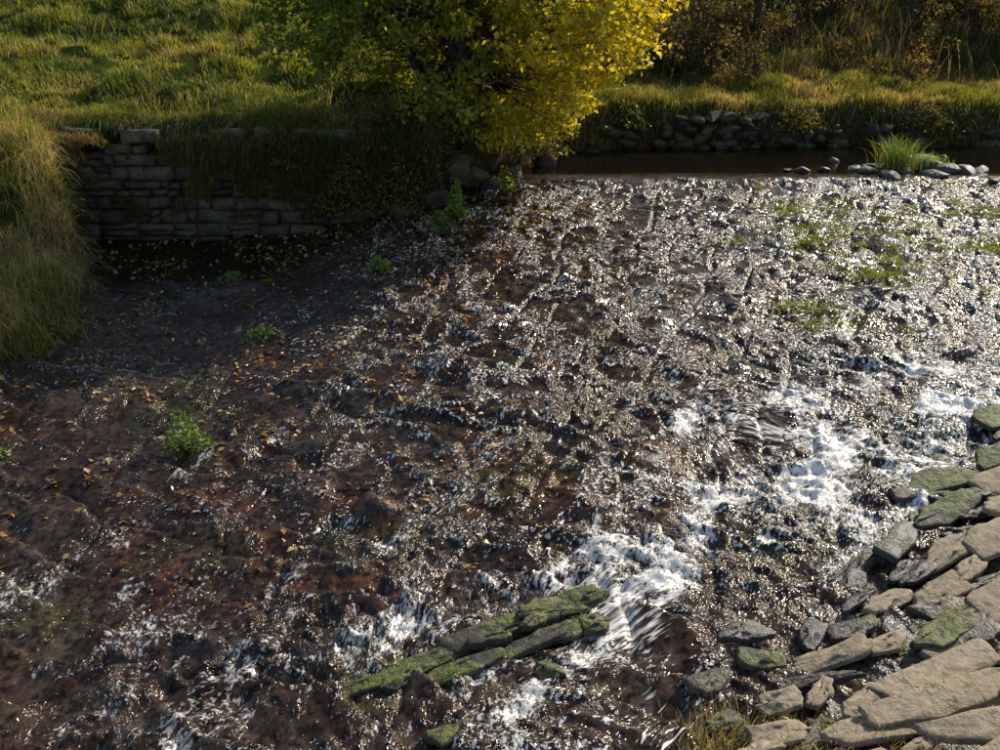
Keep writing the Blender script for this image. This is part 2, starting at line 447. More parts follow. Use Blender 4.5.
    o = nd.new('ShaderNodeOutputMaterial'); lk.new(mx.outputs[0], o.inputs[0])
    return m

def bark_mat():
    m, nt, nd, lk = new_mat('tree_bark')
    geo = nd.new('ShaderNodeNewGeometry')
    mp = nd.new('ShaderNodeMapping'); mp.inputs['Scale'].default_value = (1, 1, 0.25); lk.new(geo.outputs['Position'], mp.inputs[0])
    n = noise(nd, lk, mp.outputs[0], 24, 3, 0.7)
    c = ramp(nd, lk, n, [(0.3, (0.02, 0.016, 0.012)), (0.7, (0.09, 0.075, 0.055))]).outputs[0]
    b = nd.new('ShaderNodeBump'); b.inputs['Distance'].default_value = 0.03; lk.new(n, b.inputs['Height'])
    p = nd.new('ShaderNodeBsdfPrincipled'); lk.new(c, p.inputs['Base Color']); lk.new(b.outputs[0], p.inputs['Normal']); p.inputs['Roughness'].default_value = 0.9
    o = nd.new('ShaderNodeOutputMaterial'); lk.new(p.outputs[0], o.inputs[0])
    return m
MAT_BARK = bark_mat()

# ------------------------------------------------------------ terrain, bed, water
def axis(parts):
    out = []
    for a, b, st in parts:
        out += list(np.arange(a, b - 1e-6, st))
    out.append(parts[-1][1]); return np.array(out)

gx = axis([(-300, -60, 20), (-60, -20, 2), (-20, -12, 0.4), (-12, 14, 0.11), (14, 24, 0.5), (24, 60, 2), (60, 300, 20)])
gy = axis([(-120, 0, 20), (0, 9, 1), (9, 30, 0.11), (30, 50, 0.5), (50, 120, 3), (120, 400, 20)])
grid('ground', gx, gy, lambda X, Y: land_z(X, Y), ground_mat())

fx = axis([(-40, -12, 1.0), (-12, -8, 0.12), (-8, 12, 0.034), (12, 40, 1.0)])
fy = axis([(-12, 4.6, 0.6), (4.6, 13, 0.026), (13, 22.2, 0.04), (22.2, 28, 0.25)])

MOSSP = [(5.6, 17.4, 1.0), (6.6, 16.2, 0.9), (7.4, 18.3, 1.0), (6.0, 19.2, .8), (8.8, 17.2, .7), (5.0, 14.2, .6), (9.3, 18.8, .7)]
def bedcol(X, Y, Z):
    moss = np.zeros(X.shape)
    for a, b_, r in MOSSP: moss = np.maximum(moss, .8 * (1 - sstep(0.4 * r, 1.2 * r, np.hypot(X - a, Y - b_))))
    nb = near_bank(X, Y)
    moss = np.maximum(moss, sstep(0.0, 0.8, nb) * sstep(13, 11.5, Y) * 0.3)
    moss = np.maximum(moss, .40 * sstep(.1, .5, fbm(X, Y, 1.1, 93)))
    moss = np.maximum(moss, sstep(15, 17, X))
    org = np.zeros(X.shape)
    for bx, by, r, h, o in BOULDERS: org = np.maximum(org, o * (1 - sstep(r * 0.4, r * 1.2, np.hypot(X - bx, Y - by))))
    org = np.maximum(org, 0.8 * sstep(13, 9, Y) * sstep(2.5, 0, X) * sstep(0.05, 0.40, fbm(X, Y, 1.2, 91)))
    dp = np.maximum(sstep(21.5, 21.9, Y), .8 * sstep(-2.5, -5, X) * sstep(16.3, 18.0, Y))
    return np.stack([moss.ravel(), org.ravel(), dp.ravel()], 1)

def watercol(X, Y, Z):
    s = 21.6 - Y
    onap = sstep(-0.05, 0.4, s)
    a, c = flow_coords(X, Y)
    wx = X + .35 * fbm(X, Y, .8, 95, 3); wy = Y + .35 * fbm(X, Y, .8, 96, 3)
    f1, t1 = seg_dist(wx, wy, FOAM1); f2, _ = seg_dist(wx, wy, FOAM2); f3, _ = seg_dist(wx, wy, FOAM3)
    w1 = 0.46 + 0.6 * sstep(0.35, 0.0, t1)
    foam = np.maximum(sstep(w1 * 2.8, 0, f1) * (1.08 - 0.42 * sstep(0.6, 1, t1)), 0.82 * sstep(0.8, 0, f2))
    foam = np.maximum(foam, 0.92 * sstep(1.2, 0, f3))
    foam = np.maximum(foam, 1.35 * sstep(1.2, 0.1, np.hypot((X - 0.75)*.85, (Y - 8.0) * 1.5)))
    foam = np.maximum(foam, 1.05 * sstep(2.5, 0.0, np.hypot((X - 6.2) * .75, (Y - 12.0))))
    for k, fl in enumerate(FOAMS):
        fd, _ = seg_dist(X + .3 * fbm(X, Y, .5, 600 + k, 2), Y + .2 * fbm(X, Y, .4, 640 + k, 2), fl)
        foam = np.maximum(foam, (.86 if fl[0][0] > 0.5 else .74) * sstep(.34, 0, fd))
    foam = foam * (0.84 + 0.80 * fbm(a * .6, c, 0.4, 15, 3))
    low = sstep(10.5, 7.5, Y) * sstep(2.0, 0.5, X)
    foam = np.maximum(foam, low * (0.44 + 0.6 * fbm(a * 0.35, c, 0.4, 19, 3)))
    rgt = sstep(0.5, 3.5, X) * sstep(16, 10.5, Y)
    foam = np.maximum(foam, rgt * (0.62 + 0.6 * fbm(a * 0.5, c, 0.4, 21, 3)))
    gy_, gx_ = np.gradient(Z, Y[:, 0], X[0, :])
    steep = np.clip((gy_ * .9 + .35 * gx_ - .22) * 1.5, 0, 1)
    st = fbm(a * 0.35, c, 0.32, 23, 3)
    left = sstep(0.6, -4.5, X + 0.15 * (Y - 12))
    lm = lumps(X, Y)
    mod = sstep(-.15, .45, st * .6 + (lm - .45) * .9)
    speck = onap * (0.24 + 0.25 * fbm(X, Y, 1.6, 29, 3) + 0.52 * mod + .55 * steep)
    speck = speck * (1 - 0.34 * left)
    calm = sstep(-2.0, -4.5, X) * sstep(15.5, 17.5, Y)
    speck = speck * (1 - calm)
    speck = speck + 0.18 * sstep(2, 8, X) * onap  # denser painted sun sparkle towards the right
    nb = near_bank(X, Y)
    quiet = sstep(0.0, 0.6, nb) * sstep(13, 11, Y)
    speck = speck * (1 - quiet); foam = foam * (1 - sstep(0.2, 0.9, nb) * sstep(12, 10.8, Y))
    rip = (0.95 - 0.30 * left) * (.42 + .58 * mod) * onap * (1 - 0.75 * calm) * (1 - 0.7 * quiet) + 0.05
    return np.stack([np.clip(foam, 0, 1.2).ravel(), np.clip(speck, 0, 1).ravel(), np.clip(rip, 0, 1).ravel()], 1)

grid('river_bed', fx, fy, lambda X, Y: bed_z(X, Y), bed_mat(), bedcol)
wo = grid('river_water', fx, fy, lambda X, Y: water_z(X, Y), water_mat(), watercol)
X, Y = np.meshgrid(fx, fy)
ca = wo.data.color_attributes.new('Bed', 'FLOAT_COLOR', 'POINT')
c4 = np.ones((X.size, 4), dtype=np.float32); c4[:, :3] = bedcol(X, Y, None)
ca.data.foreach_set('color', c4.ravel())
a_, c_ = flow_coords(X, Y)
a_ = a_ + .05 * fbm(X, Y, .4, 171, 2); c_ = c_ + .06 * fbm(X, Y, .45, 172, 2)
fa = wo.data.attributes.new('Flow', 'FLOAT_VECTOR', 'POINT')
fa.data.foreach_set('vector', np.stack([c_.ravel(), a_.ravel(), np.zeros(X.size)], 1).astype(np.float32).ravel())

# ------------------------------------------------------------ stones
def slab_geo(cx, cy, cz, L, Wd, T, rot, tx=0, ty=0, seed=0):
    r = random.Random(seed * 31 + 5)
    out = []; corners = []
    for sx, sy in ((-1, -1), (1, -1), (1, 1), (-1, 1)):
        x = sx * L / 2 * r.uniform(.72, 1.06); y = sy * Wd / 2 * r.uniform(.65, 1.08)
        if r.random() < .65:
            c1 = r.uniform(.08, .35); c2 = r.uniform(.15, .6)
            corners += [(x - sx * L * c1, y), (x, y - sy * Wd * c2)]
        else: corners.append((x, y))
    cc = sorted(corners, key=lambda p: math.atan2(p[1] / Wd, p[0] / L))
    k = len(cc); per = 4
    for i in range(k):
        a = cc[i]; b = cc[(i + 1) % k]
        for j in range(per):
            t = (j + 0.12) / per
            out.append((a[0] + (b[0] - a[0]) * t + r.uniform(-1, 1) * 0.014, a[1] + (b[1] - a[1]) * t + r.uniform(-1, 1) * 0.014))
    m = len(out); V = []; F = []
    layers = [(-T / 2, -.03), (-T * 0.2, 0), (-T * 0.15, -.014), (T * 0.12, 0), (T * 0.18, -.012), (T * 0.40, -.004), (T / 2, -.022), (T / 2 + .004, -.08)]
    for li, (z, ins) in enumerate(layers):
        for i, (x, y) in enumerate(out):
            rr = math.hypot(x, y) + 1e-6; q = max(0.15, 1 + ins / rr + r.uniform(-.012, .012) * (li < 6))
            V.append((x * q, y * q, z + r.uniform(-1, 1) * 0.004 + 0.010 * math.sin(x * 7 + seed) * (li > 4) + .006 * math.sin(y * 13 + seed * 2) * (li > 4)))
    for i, (x, y) in enumerate(out):
        V.append((x * .4, y * .4, T / 2 + .008 + r.uniform(-.005, .005)))
    nl = len(layers) + 1
    for li in range(nl - 1):
        for i in range(m):
            a0 = li * m + i; a1 = li * m + (i + 1) % m
            F += [[a0, a1, a1 + m], [a0, a1 + m, a0 + m]]
    top = len(V); V.append((0, 0, T / 2 + .008))
    for i in range(m): F.append([(nl - 1) * m + i, (nl - 1) * m + (i + 1) % m, top])
    V = np.array(V)
    M = np.array(Euler((tx, ty, rot), 'XYZ').to_matrix())
    V = V @ M.T + np.array([cx, cy, cz])
    return V, np.array(F), np.zeros((len(V), 3))

def slab_obj(name, *a, mat=None, **k):
    V, F, C = slab_geo(*a, **k)
    return mesh_np(name, V, F, mat or MAT_SLAB, None)

D = math.radians
SL = [(6.15, 11.0, .75, .40, .09, 25, .08, 1), (4.85, 9.65, 1.0, .36, .09, 24, .06, 1), (5.7, 10.1, .9, .38, .09, 28, .12, 1),
      (5.5, 9.55, .8, .34, .08, 26, .12, 0), (4.65, 9.0, .95, .30, .09, 32, .08, 1), (5.35, 9.0, .9, .40, .09, 26, .16, 0),
      (4.05, 8.55, .85, .26, .10, 44, .04, 2), (4.4, 8.3, .9, .30, .09, 42, .10, 0), (4.95, 8.45, .95, .46, .09, 32, .18, 0), (5.8, 8.5, 1.0, .5, .10, 26, .26, 0),
      (3.6, 7.62, .66, .24, .08, 26, .05, 0), (3.15, 7.25, .6, .24, .08, 22, .04, 2), (4.05, 7.65, .85, .26, .08, 28, .10, 0), (4.65, 7.55, 1.0, .38, .09, 28, .19, 0), (5.5, 7.7, 1.0, .5, .10, 24, .30, 0),
      (2.10, 7.15, .60, .27, .09, 20, .06, 2), (2.22, 6.80, .46, .24, .08, -12, .06, 1), (1.72, 6.55, .50, .24, .13, 40, .04, 2), (2.82, 6.85, .76, .20, .09, 22, .06, 0),
      (2.20, 6.30, .46, .22, .08, 14, .07, 0), (2.62, 6.42, .40, .20, .07, 30, .06, 0), (2.15, 5.95, .5, .24, .08, 10, .09, 0), (1.75, 6.1, .34, .18, .07, 24, .05, 1),
      (3.6, 6.62, 1.4, .27, .08, 22, .12, 0), (3.55, 6.25, 1.6, .27, .09, 18, .20, 0), (4.8, 6.9, 1.1, .4, .09, 26, .28, 0), (4.5, 6.35, 1.2, .4, .09, 20, .33, 0),
      (2.85, 5.95, .8, .26, .08, 18, .16, 0), (3.7, 5.85, 1.3, .3, .09, 16, .29, 0), (3.9, 7.15, .85, .26, .08, 26, .13, 1), (2.5, 5.5, .8, .3, .09, 10, .20, 0), (3.5, 5.45, 1.1, .32, .09, 14, .32, 0), (1.6, 5.5, .6, .26, .08, 22, .07, 1),
      (4.6, 5.6, 1.2, .4, .1, 16, .45, 0), (6.5, 9.6, 1.0, .5, .1, 26, .30, 0), (6.7, 10.5, 1.0, .45, .1, 26, .22, 1), (1.95, 5.75, .5, .2, .07, 35, .1, 0), (2.95, 6.3, .6, .2, .07, 30, .1, 0),
      (3.35, 7.0, .5, .18, .07, 18, .07, 0), (4.5, 8.0, .6, .2, .07, 30, .13, 0), (4.3, 7.3, .7, .22, .07, 24, .15, 0), (5.1, 8.1, .6, .24, .07, 34, .19, 0), (5.0, 9.3, .5, .2, .07, 20, .09, 1), (4.0, 8.0, .5, .18, .08, 38, .06, 2)]
def gz(x, y): return float(bed_z(np.array([x]), np.array([y]))[0])
for i, (x, y, L, Wd, T, rot, lift, mo) in enumerate(SL):
    base = float(water_base(np.array([x]), np.array([y]))[0])
    slab_obj('stone_slab', x, y, base + lift * .80 + 0.06, L * 1.04, Wd * 1.08, T * .85, D(rot + random.uniform(-10, 12)), D(random.uniform(4, 15)), D(random.uniform(-9, 3)),
             seed=i, mat=[MAT_SLAB, MAT_SLABMOSS, MAT_WET][mo])
for dry in (0, 1):
    parts = []
    for i in range(230):
        x = rng.uniform(1.2, 9.5); y = rng.uniform(4.6, 11.6)
        nb = float(near_bank(np.array([x]), np.array([y]))[0])
        if nb < 0.0 or (dry and nb < 1.0): continue
        parts.append(slab_geo(x, y, gz(x, y) + .03 + .02 * dry, rng.uniform(.25, .9), rng.uniform(.12, .30), rng.uniform(.05, .08), D(rng.uniform(-5, 55)), D(rng.uniform(2, 18)), D(rng.uniform(-10, 4)), seed=500 + i + 300 * dry))
    V, F, C = merge(parts); mesh_np(['wet_rubble_slabs', 'bank_rubble_slabs'][dry], V, F, [MAT_WET, MAT_SLAB][dry])

ridge = [(-1.15, 6.66, 1.1, .17, 22, .00), (-.55, 6.95, 1.2, .20, 25, .03), (.05, 7.26, 1.2, .22, 26, .06), (.5, 7.50, .8, .24, 22, .08), (.75, 7.62, .5, .24, 15, .09),
         (-.35, 6.80, 1.0, .18, 24, .01), (.25, 7.06, .9, .20, 25, .03), (.6, 7.22, .5, .2, 20, .04), (.85, 7.3, .32, .24, 10, .05), (-.35, 6.12, .55, .2, 25, -.0), (.42, 6.75, .34, .22, 0, .02),
         (-.8, 6.72, .5, .14, 30, .02), (-.1, 7.08, .45, .12, 18, .08), (.3, 7.3, .4, .13, 33, .09)]
for i, (x, y, L, Wd, rot, lift) in enumerate(ridge):
    base = float(water_base(np.array([x]), np.array([y]))[0])
    slab_obj('mossy_stone_slab', x, y, base + lift + .015, L, Wd, .10, D(rot + random.uniform(-6, 6)), D(random.uniform(10, 26)), D(random.uniform(-8, 4)), seed=900 + i, mat=MAT_SLABMOSS)

def rock_geo(c, size, seed, sub=3):
    bm = bmesh.new(); bmesh.ops.create_icosphere(bm, subdivisions=sub, radius=1)
    r = random.Random(seed)
    rot = Euler((r.uniform(-.3, .3), r.uniform(-.3, .3), r.uniform(0, 6.3))).to_matrix()
    pl = [(Vector((r.uniform(-1, 1), r.uniform(-1, 1), r.uniform(-1, 1))).normalized(), r.uniform(.55, .85)) for _ in range(11)]
    for v in bm.verts:
        p = v.co.copy()
        for nrm, dd in pl:
            q = p.dot(nrm)
            if q > dd: p -= nrm * (q - dd) * 0.95
        p += p.normalized() * 0.03 * math.sin(7 * p.x + seed) * math.cos(6 * p.y + seed * 2)
        p = Vector((p.x * size[0], p.y * size[1], p.z * size[2]))
        v.co = rot @ p + Vector(c)
    bm.verts.index_update()
    V = np.array([v.co[:] for v in bm.verts]); F = np.array([[v.index for v in f.verts] for f in bm.faces]); bm.free()
    return V, F, np.zeros((len(V), 3))

parts = []
for i in range(30):
    x = rng.uniform(3.0, 11); y = rng.uniform(12.5, 21.2)
    s = rng.uniform(.04, .10)
    parts.append(rock_geo((x, y, gz(x, y) + s * .2), (s * 1.6, s * 1.2, s * .6), i, 2))
V, F, C = merge(parts); mesh_np('apron_stones', V, F, MAT_WET)

parts = []
for i, (x, y, s) in enumerate([(8.2, 21.9, .28), (8.6, 21.6, .25), (9.0, 21.9, .32), (9.4, 21.7, .26), (9.8, 21.9, .3), (9.6, 22.4, .34), (9.1, 22.4, .3), (8.5, 22.4, .28), (10.2, 21.8, .22), (7.9, 22.3, .2), (7.3, 22.1, .12), (6.9, 22.0, .14), (6.5, 22.1, .1), (10.6, 22.0, .2), (9.35, 23.0, .3), (9.9, 23.2, .36), (10.6, 23.6, .2), (7.9, 23.2, .14)]):
    parts.append(rock_geo((x + .15 * math.sin(i * 5), y + .15 * math.cos(i * 3), .02), (s * 1.3, s, s * (.45 + .3 * (i % 3) / 2)), 60 + i))
V, F, C = merge(parts); mesh_np('islet_rocks', V, F, MAT_WET)

parts = []
for i in range(70):
    x = rng.uniform(2.2, 13) if i > 24 else rng.normal(5.4, 1.1)
    yb = np.interp(x, [1.4, 3, 6, 9, 12, 18], [24.3, 25.0, 25.2, 25.6, 25.5, 26.3])
    z = rng.uniform(-.1, .5) if i > 24 else rng.uniform(0, .8); s = rng.uniform(.10, .28)
    parts.append(rock_geo((x, yb + .14 + .2 * z, z), (s * 1.5, s * .8, s * .6), 200 + i))
V, F, C = merge(parts); mesh_np('far_bank_rocks', V, F, MAT_EARTHROCK)

# ------------------------------------------------------------ retaining wall (coursed rubble)
def block(x0, x1, y, z0, z1, dep, r):
    nx, nz = 3, 3
    j = lambda a: r.uniform(-a, a)
    fr = []
    tl = j(.05)
    for iz in range(nz + 1):
        for ix in range(nx + 1):
            u = ix / nx; w = iz / nz
            edge = (ix in (0, nx)) or (iz in (0, nz))
            yy = y + (0.035 if edge else -0.01) + j(.016)
            fr.append((x0 + (x1 - x0) * u + j(.022), yy, z0 + (z1 - z0) * w + j(.016) + tl * (u - .5)))
    V = fr[:]; F = []
    for iz in range(nz):
        for ix in range(nx):
            a = iz * (nx + 1) + ix
            F += [[a, a + 1, a + nx + 2], [a, a + nx + 2, a + nx + 1]]
    ring = [i for i in range(nx + 1)] + [(k + 1) * (nx + 1) - 1 for k in range(1, nz + 1)] + [nz * (nx + 1) + k for k in range(nx - 1, -1, -1)] + [k * (nx + 1) for k in range(nz - 1, 0, -1)]
    o = len(V)
    for i in ring: V.append((V[i][0], y + dep, V[i][2]))
    m = len(ring)
    for i in range(m):
        F += [[ring[i], o + i, o + (i + 1) % m], [ring[i], o + (i + 1) % m, ring[(i + 1) % m]]]
    return np.array(V), np.array(F), np.zeros((len(V), 3))
r = random.Random(3)
parts = []
z = -1.25
while z < 1.0:
    h = r.uniform(.13, .30); x = -9.1
    while x < -1.3:
        w = r.uniform(.22, .8)
        if z > .6 and r.random() < .4: x += w; continue
        if z > 0.2 and r.random() < .14: x += w; continue
        if r.random() < .3 and h > .2:
            parts.append(block(x + .012, min(x + w, -1.2) - .012, 19.78 + r.uniform(-.07, .07) + 0.05 * z, z + .008, z + h * .45, .42, r))
            parts.append(block(x + .012, min(x + w, -1.2) - .012, 19.78 + r.uniform(-.07, .07) + 0.05 * z, z + h * .5, z + h - .01, .42, r))
        else:
            parts.append(block(x + .012, min(x + w, -1.2) - .012, 19.78 + r.uniform(-.09, .09) + 0.05 * z + (0.05*math.sin(x*1.7)), z + .008, z + h - .008 + r.uniform(-.04, 0), .42, r))
        x += w
    z += h
V, F, C = merge(parts); mesh_np('retaining_wall', V, F, MAT_WALL)
parts = [rock_geo((-.95, 20.15, .45), (.42, .35, .42), 301), rock_geo((-.55, 20.5, .15), (.36, .3, .25), 302), rock_geo((-1.3, 19.75, -.1), (.35, .25, .25), 303), rock_geo((-.2, 20.7, .0), (.3, .25, .2), 304),
         rock_geo((0.3, 21.6, .05), (.35, .25, .22), 305), rock_geo((1.0, 22.9, .1), (.4, .3, .3), 306), rock_geo((-2.0, 19.6, -.4), (.35, .25, .25), 307)]
V, F, C = merge(parts); mesh_np('corner_boulders', V, F, MAT_EARTHROCK)

# ------------------------------------------------------------ grass
def sample_land(n, x0, x1, y0, y1, dmin, dmax=99):
    x = rng.uniform(x0, x1, n); y = rng.uniform(y0, y1, n)
    d = land_d(x, y); k = (d > dmin) & (d < dmax)
    x, y, d = x[k], y[k], d[k]
    return np.stack([x, y, land_z(x, y, d)], 1), d

def rand_lean(n, s):
    a = rng.uniform(0, 2 * math.pi, n); m = s * rng.uniform(.3, 1, n)
    return np.stack([np.cos(a) * m, np.sin(a) * m], 1)

def grass(name, P, hmin, hmax, w, lean, cols, bias=(0, 0), nseg=3, droop=.6, patch=1.3, seed=0):
    n = len(P)
    pn = fbm(P[:, 0], P[:, 1], patch, 200 + seed, 3) * .5 + .5
    H = (hmin + (hmax - hmin) * np.clip(pn * 1.2 + rng.uniform(-.35, .35, n), 0, 1))
    t = np.clip((fbm(P[:, 0], P[:, 1], 1.7, 300 + seed, 3) * 1.2 + .5) + rng.normal(0, .20, n), 0, 1)
    c = mixcol(cols[0], cols[1], t)
    dryp = np.clip(cols[3] * (1 + 2.2 * fbm(P[:, 0], P[:, 1], 1.2, 350 + seed, 2)), 0, .9)
    dry = rng.random(n) < dryp
    c[dry] = np.array(cols[2]) * rng.uniform(.7, 1.15, dry.sum())[:, None]
    c *= rng.uniform(.7, 1.25, n)[:, None]
    P = P.copy(); P[:, 2] -= 0.02
    ln = rand_lean(n, 1) * (lean * H)[:, None] + np.array(bias) * H[:, None]
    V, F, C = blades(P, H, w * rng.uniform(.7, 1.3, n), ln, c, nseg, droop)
    return mesh_np(name, V, F, MAT_GRASS, C)

GREEN = ((.09, .13, .015), (.33, .35, .035), (.42, .34, .12), .15)
P, d = sample_land(180000, -17, 3.5, 18.5, 36, 0.05)
keep = fbm(P[:, 0], P[:, 1], .45, 401, 3) > -0.15
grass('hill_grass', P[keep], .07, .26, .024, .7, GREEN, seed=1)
P, d = sample_land(60000, -17, 3.5, 17.5, 34, 0.1)
keep = fbm(P[:, 0], P[:, 1], .8, 402, 2) > 0.18
grass('grass_tussocks', P[keep], .22, .5, .020, .7, ((.08, .11, .016), (.28, .30, .04), (.48, .39, .14), .35), seed=2)
P, d = sample_land(40000, -9.6, -0.6, 19.8, 21.0, 0.0, .75)
grass('overhanging_grass', P, .2, .6, .016, .55, ((.07, .10, .018), (.19, .21, .035), (.36, .28, .12), .4), bias=(0, -.55), nseg=4, droop=1.1, patch=.5, seed=3)
n = 26000
x = rng.uniform(-9, -1.2, n); zz = -0.6 + 1.7 * rng.random(n) ** .7
keep = (fbm(x, zz * 1.3, .5, 407, 3) * 1.3 + .24 * zz - .10 + .6 * sstep(-5.8, -3.8, x) + .2 * sstep(-7.8, -8.6, x)) > 0.10
x, zz = x[keep], zz[keep]
P = np.stack([x, np.full(len(x), 19.70), zz], 1)
grass('wall_weeds', P, .12, .42, .015, .6, ((.07, .10, .015), (.17, .18, .03), (.34, .24, .09), .4), bias=(0, -.5), nseg=3, droop=1.1, seed=4)
P, d = sample_land(90000, -14, -5.6, 11.0, 19.5, -0.15, 4.5)
edge = sstep(2.6, 0.1, d)
keep = (rng.random(len(P)) < (0.35 + .65 * edge)) & (fbm(P[:, 0], P[:, 1], .5, 405, 2) > -.3)
P = P[keep]
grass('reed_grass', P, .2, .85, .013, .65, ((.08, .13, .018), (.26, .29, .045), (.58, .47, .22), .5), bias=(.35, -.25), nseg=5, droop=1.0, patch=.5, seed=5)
P, d = sample_land(80000, 1.0, 19, 24, 31, 0.02, 3.8)
grass('far_bank_grass', P, .08, .40, .022, .6, ((.10, .12, .022), (.27, .28, .05), (.46, .36, .15), .38), bias=(0, -.1), patch=.7, seed=6)
P, d = sample_land(30000, 1.0, 19, 24, 27, -.05, .45)
keep = fbm(P[:, 0], P[:, 1], .5, 406, 2) > -.2
grass('bank_edge_grass', P[keep], .15, .55, .018, .5, ((.06, .10, .016), (.17, .20, .035), (.3, .24, .1), .3), bias=(0, -.7), nseg=4, droop=1.1, patch=.5, seed=7)
P, d = sample_land(60000, -1, 24, 27, 40, 2.8, 14)
grass('hillside_rough_grass', P, .2, .7, .025, .9, ((.055, .06, .015), (.14, .125, .035), (.27, .20, .09), .35), nseg=3, patch=.7, seed=8)
P, d = sample_land(420, 1, 24, 28, 34, 2.4, 8)
grass('dead_stalks', P, .6, 1.5, .02, .5, ((.2, .15, .07), (.3, .23, .11), (.36, .28, .15), .3), nseg=4, droop=.3, seed=9)

def clump_leaves(centers, radii, per, size, cfun, up=.2, flat=.8):
    Ps, Ss, Cs = [], [], []
    for c, rad in zip(centers, radii):
        n = int(per * rad ** 1.6) + 20
        v = rng.normal(size=(n, 3)); v /= np.linalg.norm(v, axis=1)[:, None]
        rr = rad * rng.random(n) ** .45
        p = c + v * rr[:, None] * np.array([1, 1, flat])
        Ps.append(p); Ss.append(size * rng.uniform(.6, 1.3, n)); Cs.append(cfun(c, p, n))
    return leaves(np.concatenate(Ps), np.concatenate(Ss), np.concatenate(Cs), up)

def bushes(name, n, x0, x1, y0, y1, dmin, dmax, rmin, rmax, ca, cb, per=260, size=.07):
    P, d = sample_land(n * 4, x0, x1, y0, y1, dmin, dmax); P = P[:n]
    cen = []; rad = []; tub = []
    for p in P:
        R = rng.uniform(rmin, rmax)
        for k in range(6):
            o = rng.normal(size=3) * R * .55; o[2] = abs(o[2]) + R * .3
            cen.append(p + o); rad.append(R * rng.uniform(.3, .6))
            tub.append(tube([p, p + o * .6 + rng.normal(size=3) * .08, p + o], [.03, .02, .008], (.08, .06, .04), 5))
    def cf(c, p, n_):
        t = np.clip(rng.random() + rng.normal(0, .2, n_), 0, 1)
        return mixcol(ca, cb, t) * rng.uniform(.6, 1.3, n_)[:, None]
    L = clump_leaves(cen, rad, per, size, cf)
    V, F, C = merge([L] + tub)
    return mesh_np(name, V, F, MAT_LEAF, C)
bushes('hillside_bushes', 110, 0, 24, 28, 38, 2.6, 12, .5, 1.2, (.045, .05, .012), (.18, .125, .04), 220, .055)
bushes('bramble_thicket', 26, -12, 0, 31.5, 38, 9.5, 20, .5, 1.1, (.03, .045, .012), (.09, .08, .022), 220, .06)

def tree(name, base, crown_c, crown_r, nclump, per, size, ca, cb, stems=3, rclump=(.4, .8), zrule=None, ybias=None, trunk_r=.14):
    tub = []; cen = []; rad = []
    base = np.array(base, float); cc = np.array(crown_c, float); cr = np.array(crown_r, float)
    tries = 0
    while len(cen) < nclump and tries < nclump * 30:
        tries += 1
        v = rng.normal(size=3); v /= np.linalg.norm(v)
        p = cc + v * cr * rng.random() ** .33
        if zrule is not None and not zrule(p): continue
        cen.append(p); rad.append(rng.uniform(*rclump))
    tips = []
    for s in range(stems):
        a = rng.uniform(0, 6.28); off = np.array([math.cos(a), math.sin(a), 0]) * .18
        top = cc + np.array([math.cos(a) * cr[0] * .45, math.sin(a) * cr[1] * .45, cr[2] * .5])
        pts = []
        for k in range(8):
            t = k / 7
            pts.append((base + off) * (1 - t) + top * t + rng.normal(size=3) * .06 * (0 < k) + off * 1.5 * math.sin(t * 3))
        tub.append(tube(pts, [trunk_r * (1 - .8 * k / 7) for k in range(8)], (.1, .1, .1), 9)); tips.append(pts)
    for i in range(0, len(cen), 2):
        p = cen[i]; st = tips[i // 2 % stems]
        best = min(st[2:], key=lambda q: np.linalg.norm(q - p) + max(0, q[2] - p[2]) * .3)
        mid = (best + p) / 2 + np.array([0, 0, .25]) + rng.normal(size=3) * .1
        tub.append(tube([best, mid, p], [.035, .022, .006], (.1, .1, .1), 5))
    def cf(c, p, n_):
        t = .5 if ybias is None else ybias(c)
        t = np.clip(t + rng.normal(0, .20) + rng.normal(0, .14, n_), 0, 1)
        return mixcol(ca, cb, t) * rng.uniform(.6, 1.3, n_)[:, None]
    V, F, C = clump_leaves(cen, rad, per, size, cf, up=.35, flat=.7)
    e = bpy.data.objects.new(name, None); scene.collection.objects.link(e)
    V2, F2, C2 = merge(tub)
    w = mesh_np('trunk_and_limbs', V2, F2, MAT_BARK, None, smooth=True); w.parent = e
    l = mesh_np('crown_leaves', V, F, MAT_LEAF, C); l.parent = e
    return e

def zr(p):
    x = p[0]
    lim = .65 + (.33 * max(0, .7 - x) ** 1.15 if x < .7 else .66 * (x - .7) ** 1.4)
    return p[2] > lim
tree('sycamore_tree', (-.75, 21.5, .7), (-.75, 21.3, 3.4), (4.4, 2.2, 3.3), 560, 230, .070,
     (.11, .165, .015), (.60, .52, .03), stems=5, rclump=(.22, .56), zrule=zr, ybias=lambda c: .52 + .13 * (c[0]) - .03 * (c[2] - 2), trunk_r=.12)

for i, (x, y) in enumerate([(-24, 62), (-15, 66), (-6, 63), (3, 68), (12, 70), (21, 72), (31, 75), (-34, 64), (42, 78), (8, 80)]):
    zb = float(land_z(np.array([float(x)]), np.array([float(y)]))[0])
    h = rng.uniform(6, 8)
    tree('hillside_tree', (x, y, zb), (x, y, zb + h * .6), (3.0, 2.6, h * .42), 55, 45, .2, (.05, .075, .014), (.18, .14, .025), stems=2, rclump=(.7, 1.2), trunk_r=.16)

parts = []
for x, y in [(-8.3, 31.5), (-6.6, 32.5), (7.5, 30.5), (12.2, 31), (15, 32), (10.3, 33)]:
    zb = float(land_z(np.array([x]), np.array([y]))[0])
    parts.append(tube([(x, y, zb - .1), (x + .1, y, zb + 1.5), (x + .05, y + .1, zb + 3.5), (x + .3, y, zb + 5.5)], [.10, .08, .06, .02], (0, 0, 0), 8))
V, F, C = merge(parts); mesh_np('bare_saplings', V, F, MAT_BARK, None, True)

